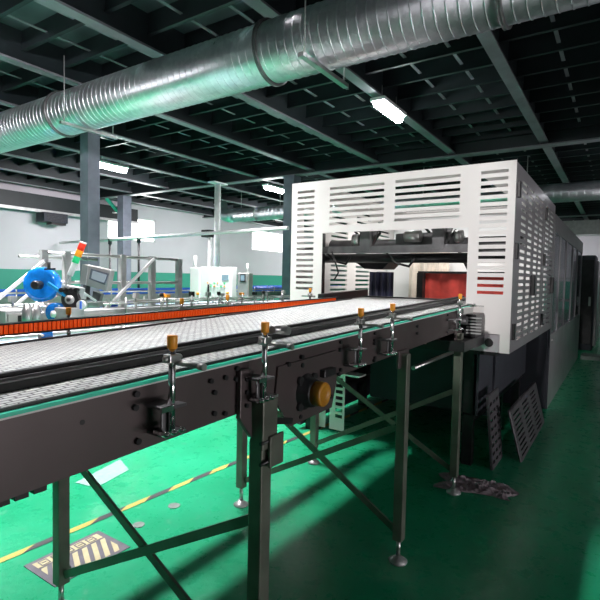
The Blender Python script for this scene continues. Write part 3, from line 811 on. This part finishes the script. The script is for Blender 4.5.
bc = line_conveyor('bottle_conveyor', .3, 6.6, 3.72, 4.22, .93, 'pale blue topped conveyor just beyond the orange roller rail', M['cyanbelt'], posts=9)
bc2 = line_conveyor('bottle_conveyor', 1.5, 9.5, 5.45, 5.82, 1.02, 'stainless conveyor line running behind the labelling machine', M['stainless_dull'], posts=14, clampcol=M['black'])
line_conveyor('bottle_conveyor', 5.2, 7.7, 6.8, 7.1, .95, 'stainless conveyor with orange side rollers in front of the white cabinets', M['cyanbelt'], posts=6, clampcol=M['amber'])
line_conveyor('bottle_conveyor', 2.5, 16.5, 9.8, 10.2, .98, 'long conveyor with bright blue side guard near the left wall', M['cyanbelt'], posts=14, guard=M['blueplastic'])
line_conveyor('bottle_conveyor', 12.5, 22, 11.5, 12.0, .98, 'distant conveyor with blue guard below the right wall window', M['cyanbelt'], posts=9, guard=M['blueplastic'])

xa, xb = aty(238,310,4.3).x, aty(291,308,4.3).x
MB().box(xa,xb,4.27,4.30,.98,1.04).build('roller_guide', M['amber'], bc, label='short orange roller guide')
rnd = random.Random(11)
for i in range(16):     # small sensor heads along the lines
    x = 1.8+i*.42+rnd.uniform(-.1,.1); y = 5.47
    p = MB().box(x-.012,x+.012,y-.01,y+.01,1.0,1.2).build('sensor_post', M['stainless'], bc2)
    MB().box(x-.03,x+.035,y-.03,y+.03,1.17,1.17+rnd.uniform(.04,.08)).build('sensor_head', [M['black'],M['stainless'],M['boxgrey'],M['amber']][i%4], p)
# stainless machine cabinets low on the left
def station(x0,x1,y0,y1,z0,z1,label,screen=False,cap=None):
    t = thing('stainless_cabinet', ((x0+x1)/2,(y0+y1)/2,0), label, 'cabinet')
    b = MB().box(x0,x1,y0,y1,z0,z1).build('body', M['stainless_dull'], t, .008)
    m_ = MB()
    for xx in (x0+.04,x1-.04):
        for yy in (y0+.04,y1-.04): m_.box(xx-.025,xx+.025,yy-.025,yy+.025,0,z0)
    m_.build('stand', M['stainless_dull'], t)
    d = MB().box(x0+.02,x1-.02,y0-.012,y0,z0+.03,z1-.03).build('door', M['boxgrey'], t, .004)
    MB().box(x0+.05,x0+.07,y0-.03,y0-.01,(z0+z1)/2-.04,(z0+z1)/2+.04).build('handle', M['black'], d)
    if screen: MB().box((x0+x1)/2-.03,(x0+x1)/2+.10,y0-.018,y0-.012,z1-.13,z1-.05).build('display', M['black'], d)
    return t
station(1.75,2.25,3.45,3.60,.78,1.0,'small stainless box under the pale blue conveyor at the left edge')
station(2.30,2.58,4.9,5.25,.7,1.12,'stainless box with a black display at the far left, left of the blue film roll',True)
station(3.12,3.55,4.95,5.25,.6,1.08,'stainless box behind the labelling head')
station(4.0,5.0,4.85,5.25,.55,1.0,'wide low stainless box under the railing')
station(6.0,6.7,4.9,5.25,.6,1.02,'stainless box on legs in front of the white cabinets')
# cylinder motors
for i,(px,py,l) in enumerate(((27,312,'upright stainless motor canister left of the small blue film roll'),(36,312,'upright stainless motor canister right beside the small blue film roll'))):
    p = aty(px,py,4.7)
    o = MB().lathe((p.x,p.y,.95),(0,0,1),[(0,.045),(.19,.045),(.20,.035),(.24,.03),(.25,.012)],18).build('motor_canister', M['stainless']); tag(o,l,'motor')

# guard railing
t = thing('guard_railing', (4.5,6.0,0), 'stainless tube safety railing with diagonal braces behind the labelling machine', 'railing')
for x in (3.27,3.57,4.41,4.94): MB().box(x-.04,x+.04,5.96,6.04,0,1.77).build('post', M['stainless_dull'], t)
MB().box(5.44,5.52,5.96,6.04,0,1.75).build('post', M['stainless_dull'], t)
for z in (1.74,1.37):
    MB().cyl((3.27,6,z),(5.48,6,z),.022,n=10).build('rail', M['stainless'], t)
MB().cyl((3.27,6.6,1.70),(4.41,6.6,1.70),.018,n=8).build('rail', M['stainless'], t)
MB().bar((4.94,5.95,1.74),(3.85,5.95,.78),.035).build('diagonal_brace', M['pipewhite'], t)
MB().bar((3.25,5.95,1.63),(2.2,5.95,.74),.035).build('diagonal_brace', M['pipewhite'], t)
MB().bar((3.25,5.90,1.40),(2.72,5.90,.98),.03).build('diagonal_brace', M['pipewhite'], t)
MB().box(2.6,5.5,6.0,6.6,.78,.82).build('walkway', M['stainless_dull'], t)

# labelling machine: frame built around a vertical axis facing the conveyor
FD = Vector((.833,.553,0)); RT = Vector((.553,-.833,0)); UP = Vector((0,0,1))
def L_(px, py, d=5.0): return CAM + ray(px,py)*(d/FPX)
lm = thing('labelling_machine', tuple(Vector((L_(66,305).x, L_(66,305).y, 0))), 'labelling machine with a round black head, tilted signal light and grey screen', 'machine')
ctr = L_(70,312)
MB().box(ctr.x-.10,ctr.x+.10,ctr.y-.10,ctr.y+.12,0,1.14).build('column', M['stainless_dull'], lm, .01)
MB().bar(L_(60,305)+FD*.12,L_(96,305)+FD*.12,.12,.05).build('head_plate', M['stainless'], lm, .008)
MB().bar(L_(60,290)+FD*.05,L_(84,294)+FD*.05,.06,.12).build('head_body', M['whitebox'], lm, .01)
c = L_(70.5,299.5)
h = MB().lathe(c+FD*.05,-FD,[(0,.098),(.05,.098),(.06,.082)],28).build('drive_wheel', M['black'], lm, label='black ring drive wheel with grey centre')
MB().lathe(c-FD*.01,-FD,[(0,.046),(.02,.046),(.022,.030),(.03,.030)],24).build('wheel_hub', M['boxgrey'], h)
MB().lathe(c-FD*.035,-FD,[(0,.022),(.012,.022),(.018,.010)],16).build('hub_cap', M['black'], h)
c = L_(81.5,305)
h = MB().lathe(c+FD*.03,-FD,[(0,.050),(.04,.050),(.045,.04)],22).build('peel_roller', M['lightwhite'], lm, label='white roller with a blue stripe')
MB().bar(c-FD*.018-UP*.04,c-FD*.018+UP*.04,.02,.006,up=FD).build('stripe', M['blueplastic'], h)
MB().lathe(L_(52,314),L_(64,314)-L_(52,314),[(0,.035),(.03,.04),(.11,.04),(.12,.03)],16).build('servo_motor', M['lightwhite'], lm, label='white servo motor')
MB().lathe(L_(59.5,314)-FD*.0,L_(64,314)-L_(52,314),[(0,.043),(.05,.043)],16).build('motor_end', M['black'], lm)
m_ = MB()
for px in (62,67,72,77): m_.cyl(L_(px,290)-FD*.03,L_(px,290)+FD*.05,.022,n=12)
build_each(m_, 'tension_roller', M['blackmetal'], lm)
MB().bar(L_(84,293),L_(96,301),.012,.02).build('swing_arm', M['lightwhite'], lm)
MB().bar(L_(48,283),L_(66,296),.03,.03).build('spindle_arm', M['filmlight'], lm)
MB().bar(L_(69,330),L_(62,340),.03,.03).build('support_strut', M['black'], lm)
MB().lathe(L_(38.5,285)+FD*.02,-FD,[(0,.045),(.09,.045),(.10,.03)],20).build('spindle_hub', M['black'], lm)
MB().bar(L_(38.5,285)+FD*.1,L_(66,300)+FD*.1,.04,.04).build('spindle_bracket', M['stainless_dull'], lm)
m_ = MB().cyl(L_(49,268),L_(49,262),.016,n=10); m_.bar(L_(43,269)+FD*.03,L_(54,269)+FD*.03,.02,.02); m_.build('film_sensor', M['black'], lm)
# tilted signal tower
a0 = L_(64.7,288); ax = (L_(83.2,243)-a0); axn = ax.normalized(); LL = ax.length
def tw(f0, f1, r, m, name, par, label=None): return MB().lathe(a0+ax*f0, axn, [(0,r*.96),(.004,r),(LL*(f1-f0)-.004,r),(LL*(f1-f0),r*.96)],20).build(name, m, par, label=label)
st = tw(0,.30,.008,M['stainless'],'signal_tower',lm)
tw(.28,.56,.030,M['lightwhite'],'tower_base',st)
tw(.56,.70,.034,M['green_light'],'green_lens',st,'green signal lens')
tw(.70,.84,.034,M['amber_light'],'amber_lens',st,'amber signal lens')
tw(.84,.99,.034,M['red_light'],'red_lens',st,'red signal lens')
tw(.985,1.02,.033,M['lightwhite'],'tower_cap',st)
# tilted operator screen
q = [L_(82.7,264),L_(80,283.5),L_(106.7,291.5),L_(110.7,270)]
hm = MB().prism([q[0],q[1],q[2],q[3]], FD*.12).build('operator_console', M['boxgrey'], lm, .006, label='grey operator console tilted to the right')
MB().prism([L_(82.7,264),L_(80,283.5),L_(86,285),L_(88.5,265.5)], -FD*.012).build('console_edge', M['stainless_dull'], hm)
s4 = [L_(91.3,268.6,4.98),L_(89.3,279,4.98),L_(105.3,285,4.98),L_(109.3,273.6,4.98)]
MB().prism(s4,-FD*.008).build('screen_bezel', mat('bezel',(.12,.14,.17),.3), hm)
s5 = [L_(93,270.8,4.96),L_(91.2,278.3,4.96),L_(104,282.8,4.96),L_(107,274.8,4.96)]
MB().prism(s5,-FD*.006).build('screen', M['screen'], hm)
MB().bar(L_(85,282)+FD*.05,L_(84,295)+FD*.05,.05,.05).build('console_arm', M['black'], lm)
MB().prism([L_(93,291,5.1),L_(92,299,5.1),L_(99,301,5.1),L_(101,294,5.1)],FD*.08).build('cable_box', M['greymetal'], lm)
# blue film rolls
c = L_(37.5,284.5)
o = MB().lathe(c+FD*.16,-FD,[(0,.175),(.10,.182),(.10,.14),(.104,.05)],40).build('film_roll', M['film']); tag(o,'large bright blue roll of film on the labelling machine','film roll')
c = L_(53,313)
o = MB().lathe(c+FD*.14,-FD,[(0,.10),(.09,.105),(.094,.03)],30).build('film_roll', M['film']); tag(o,'smaller blue roll of film below the large one','film roll')
q4 = [aty(42,330,3.66),aty(42,344,3.66),aty(53,343,3.66),aty(53,329,3.66)]
MB().prism(q4,(0,.05,0)).build('side_box', M['film'], bc, label='small bright blue box on the side of the conveyor')

# white control cabinets
cab = thing('control_cabinet', (8.08,7.7,0), 'large white control cabinet with a small screen, left of the grey cabinet', 'cabinet')
MB().box(8,8.16,7.09,8.05,.1,1.69).build('body', M['whitebox'], cab, .01)
MB().box(7.98,8.14,8.06,8.36,.1,1.67).build('side_unit', M['whitebox'], cab, .01)
d = MB().box(7.98,8.0,7.11,7.78,.15,1.66).build('door', M['whitebox'], cab, .004)
MB().box(7.97,7.98,7.17,7.36,1.40,1.52).build('screen', M['screenblue'], d)
for k in range(6): 
    for j in range(2): MB().cyl((7.955,7.28+.10*k,1.26+.07*j),(7.98,7.28+.10*k,1.26+.07*j),.016,n=10).build('button', [M['amber'],M['green_light'],M['lightwhite']][(k+j)%3], d)
MB().box(7.95,7.98,7.74,7.77,1.0,1.3).build('handle', M['black'], d)
MB().box(7.99,8.15,7.08,8.36,0,.1).build('plinth', M['stainless_dull'], cab)
MB().cyl((8.08,8.30,1.67),(8.08,8.30,1.95),.04,n=12).build('beacon', M['lightwhite'], cab)
p0 = atx(237,300,8); p1 = atx(249,273,8)
cab = thing('control_cabinet', (8.07,(p0.y+p1.y)/2,0), 'narrow grey control cabinet with a dark screen, right of the white one', 'cabinet')
ya, yb = p1.y, p0.y
MB().box(8,8.14,ya,yb,.1,p1.z).build('body', M['boxgrey'], cab, .01)
d = MB().box(7.985,8.0,ya+.02,yb-.02,.15,p1.z-.02).build('door', M['stainless_dull'], cab, .004)
MB().box(7.975,7.985,ya+.08,yb-.10,1.38,1.54).build('screen', M['black'], d)
MB().box(7.970,7.975,ya+.10,yb-.12,1.40,1.52).build('display', M['screenblue'], d)
MB().box(8.0,8.14,ya,yb,0,.1).build('plinth', M['black'], cab)
MB().cyl((8.07,ya+.1,p1.z),(8.07,ya+.1,p1.z+.2),.02,n=10).build('beacon', M['lightwhite'], cab)

# white poles and overhead conduit
t = thing('service_pole', (11.4,10.75,0), 'tall white pole rising to the ceiling behind the white control cabinet', 'pole')
MB().cyl((11.4,10.75,0),(11.4,10.75,4.42),.10,n=20).build('shaft', M['pipewhite'], t)
MB().box(11.1,11.7,10.6,10.9,4.38,4.42).build('top_plate', M['pipewhite'], t)
t = thing('service_pole', (11.4,11.05,0), 'shorter pale pole with a dark box on top beside the tall white pole', 'pole')
MB().cyl((11.4,11.05,0),(11.4,11.05,2.8),.065,n=16).build('shaft', M['pipewhite'], t)
MB().box(11.25,11.55,10.98,11.3,2.72,2.95).build('top_box', M['black'], t)
a = atz(60,243,2.6); b = atz(288,228,2.6)
t = thing('overhead_conduit', ((a.x+b.x)/2,(a.y+b.y)/2,2.6), 'thin pale overhead conduit crossing in front of the left wall', 'pipe')
MB().cyl(a,b,.045,n=12).build('conduit', M['pipewhite'], t)
for px in (110,139):
    f = (px-60)/228; z0 = a.lerp(b,f)
    # find point on the conduit seen at this column
    best = min((a.lerp(b,k/200) for k in range(201)), key=lambda p:(abs((RR.transposed()@(p-CAM)).x/(RR.transposed()@(p-CAM)).z*FPX+300-px)))
    m_ = MB().cyl((best.x,best.y,0),(best.x,best.y,2.6),.035,n=10).cyl((best.x,best.y,2.45),(best.x,best.y,2.62),.06,n=10)
    m_.build('support_pole', M['blackmetal'], t)
# wall box and cable bracket
t = thing('wall_unit', (9.85,17.5,3.27), 'dark fan unit hanging high on the left white wall', 'fan')
MB().box(9.4,10.3,17.2,17.75,3.30,3.64).build('housing', M['darkpanel'], t, .02)
m_ = MB()
for k in range(5): m_.box(9.5,10.2,17.18,17.2,3.34+.055*k,3.36+.055*k)
m_.build('louvre', M['black'], t)
MB().box(9.7,10.25,17.25,17.6,3.22,3.30).build('outlet', M['black'], t)
t = thing('steel_bracket', (11.7,15.3,3.9), 'small green diagonal bracket at the top of the far dark column', 'bracket')
MB().bar((11.7,16.9,4.4),(11.7,16.1,3.8),.10,.10).build('strut', M['teal'], t)
MB().bar((11.7,16.1,3.85),(11.7,16.5,3.85),.06,.06).build('foot', M['stainless'], t)
# stacked blue crates and goods along the wall
for i in range(6):
    x = 4.2+i*1.15
    t = thing('plastic_crate', (x,11.2,0), 'bright blue plastic crate stack standing along the far left wall', 'crate', 'blue crate stacks by the left wall')
    MB().slotted((x-.45,11,0),(1,0,0),(0,0,1),(0,.4,0),[(0,.9,0,1.02)],[(.1,.8,.12+.25*k,.2+.25*k) for k in range(4)]).build('stack', M['blueplastic'], t)
    MB().box(x-.47,x+.47,10.98,11.42,1.0,1.05).build('rim', M['blueplastic'], t)

# ------------------------------------------------------------------ lights
def area(name, loc, size, power, rot=(0,0,0), col=(1,1,1), sy=None, spread=180):
    l = bpy.data.lights.new(name, 'AREA'); l.energy = power; l.color = col; l.size = size
    if sy: l.shape = 'RECTANGLE'; l.size_y = sy
    l.spread = math.radians(spread)
    o = bpy.data.objects.new(name, l); C.objects.link(o); o.location = loc; o.rotation_euler = rot
    return o
K = (1,.93,.965)
area('bay_light', (3.3,3.55,4.3), .7, 88, (0,0,0), K, .25, 80)
area('bay_light', (0.9,3.55,4.3), .7, 66, (0,0,0), K, .25, 80)
area('bay_light', (2.5,6.5,4.3), 1.2, 260, (0,0,0), K, .4, 95)
area('bay_light', (7.5,6.8,4.3), 1.2, 230, (0,0,0), K, .4, 95)
for xx in (3, 10, 17, 25):
    area('bay_light', (xx,12.5,4.3), 2, 260, (0,0,0), K, 1, 120)
    area('wall_fill', (xx,11,3.9), 2, 140, ((Vector((xx,18,1.6))-Vector((xx,11,3.9))).to_track_quat('-Z','Y').to_euler()), (1,.93,.96), .6, 95)  # wide fill added to brighten the left wall
area('bay_light', (8.1,3.5,4.3), 1, 45, (0,0,0), K, .3, 110)
# unseen spot added behind and left of the camera, lighting the enclosure front
def aim(loc, to): return (Vector(to)-Vector(loc)).to_track_quat('-Z','Y').to_euler()
sl = bpy.data.lights.new('front_fill_spot', 'SPOT'); sl.energy = 1650; sl.spot_size = math.radians(21); sl.spot_blend = .35; sl.shadow_soft_size = .25; sl.color = (1,.95,.95)
so = bpy.data.objects.new('front_fill_spot', sl); C.objects.link(so); so.location = (-3.5,.6,4.25); so.rotation_euler = aim((-3.5,.6,4.25),(3.9,1.75,1.75))
s2 = bpy.data.lights.new('hall_fill_spot', 'SPOT'); s2.energy = 3000; s2.spot_size = math.radians(30); s2.spot_blend = .5; s2.shadow_soft_size = .3; s2.color = (1,.95,.97)
o2 = bpy.data.objects.new('hall_fill_spot', s2); C.objects.link(o2); o2.location = (-4,1,3.4); o2.rotation_euler = aim((-4,1,3.4),(11,13.5,2.3))  # spot added to brighten the pole and columns in the background
# added fills: one on the far wall, one weak and low from the aisle
area('far_wall_fill', (27,3,3.6), 2, 75, aim((27,3,3.6),(32,2,2.0)), (1,.95,.98), 1, 120)
area('aisle_fill', (3.0,-6.2,.35), 6, 42, aim((3.0,-6.2,.35),(3.5,1,1.7)), (1,.93,.96), .5, 70)
# window light
area('window_light', (14,17.8,3.4), 2.4, 120, (-PI/2,0,0), (1,1,1), 1)
area('window_light', (23.6,17.8,3.5), 3, 120, (-PI/2,0,0), (1,1,1), 1)
area('belt_fill', (1.9,2.9,4.2), 4.2, 18, aim((1.9,2.9,4.2),(1.9,1.33,1.25)), K, .15, 25)  # narrow fill added to brighten the belt alone
# upward fills added to brighten the ceiling and ducts
area('up_fill', (0,-4.2,2.4), 4, 10, (PI,0,0), (1,.96,.98), 3)
area('up_fill', (11,-3.5,2.4), 8, 30, (PI,0,0), (1,.96,.98), 3)
area('up_fill', (-.3,6,2.7), 2.4, 105, (PI,0,0), (1,.96,.99), 3)
area('up_fill', (-3,9,2.4), 3, 35, (PI,0,0), (1,.96,.98), 6)
area('up_fill', (.6,-2.6,2.7), 2, 14, aim((.6,-2.6,2.7),(4.3,1.5,3.9)), (1,.96,.99), 2)
area('up_fill', (12.6,-1.2,2.8), 1.2, 30, aim((12.6,-1.2,2.8),(14,.8,3.8)), (1,.96,.98), 1)
# fill added inside the enclosure to brighten the opening
area('tunnel_fill', (5.3,1.7,2.3), .5, 26, (0,0,0), (1,.97,.93), 1.2)

wld = bpy.data.worlds.new('world'); bpy.context.scene.world = wld; wld.use_nodes = True
wld.node_tree.nodes['Background'].inputs[0].default_value = (.6,.75,.8,1)
wld.node_tree.nodes['Background'].inputs[1].default_value = .08

# ------------------------------------------------------------------ camera
cd = bpy.data.cameras.new('camera'); cam = bpy.data.objects.new('camera', cd); C.objects.link(cam)
cd.sensor_width = 36; cd.lens = 36*FPX/600; cd.clip_start = .05; cd.clip_end = 200
# blender camera axes: x right, y up, -z forward
rx = RR @ Vector((1,0,0)); ry = RR @ Vector((0,-1,0)); rz = RR @ Vector((0,0,-1))
cam.matrix_world = Matrix(((rx.x,ry.x,rz.x,CAM.x),(rx.y,ry.y,rz.y,CAM.y),(rx.z,ry.z,rz.z,CAM.z),(0,0,0,1)))
bpy.context.scene.camera = cam
vs = bpy.context.scene.view_settings
vs.view_transform = 'Standard'; vs.look = 'None'; vs.exposure = 0; vs.gamma = 1
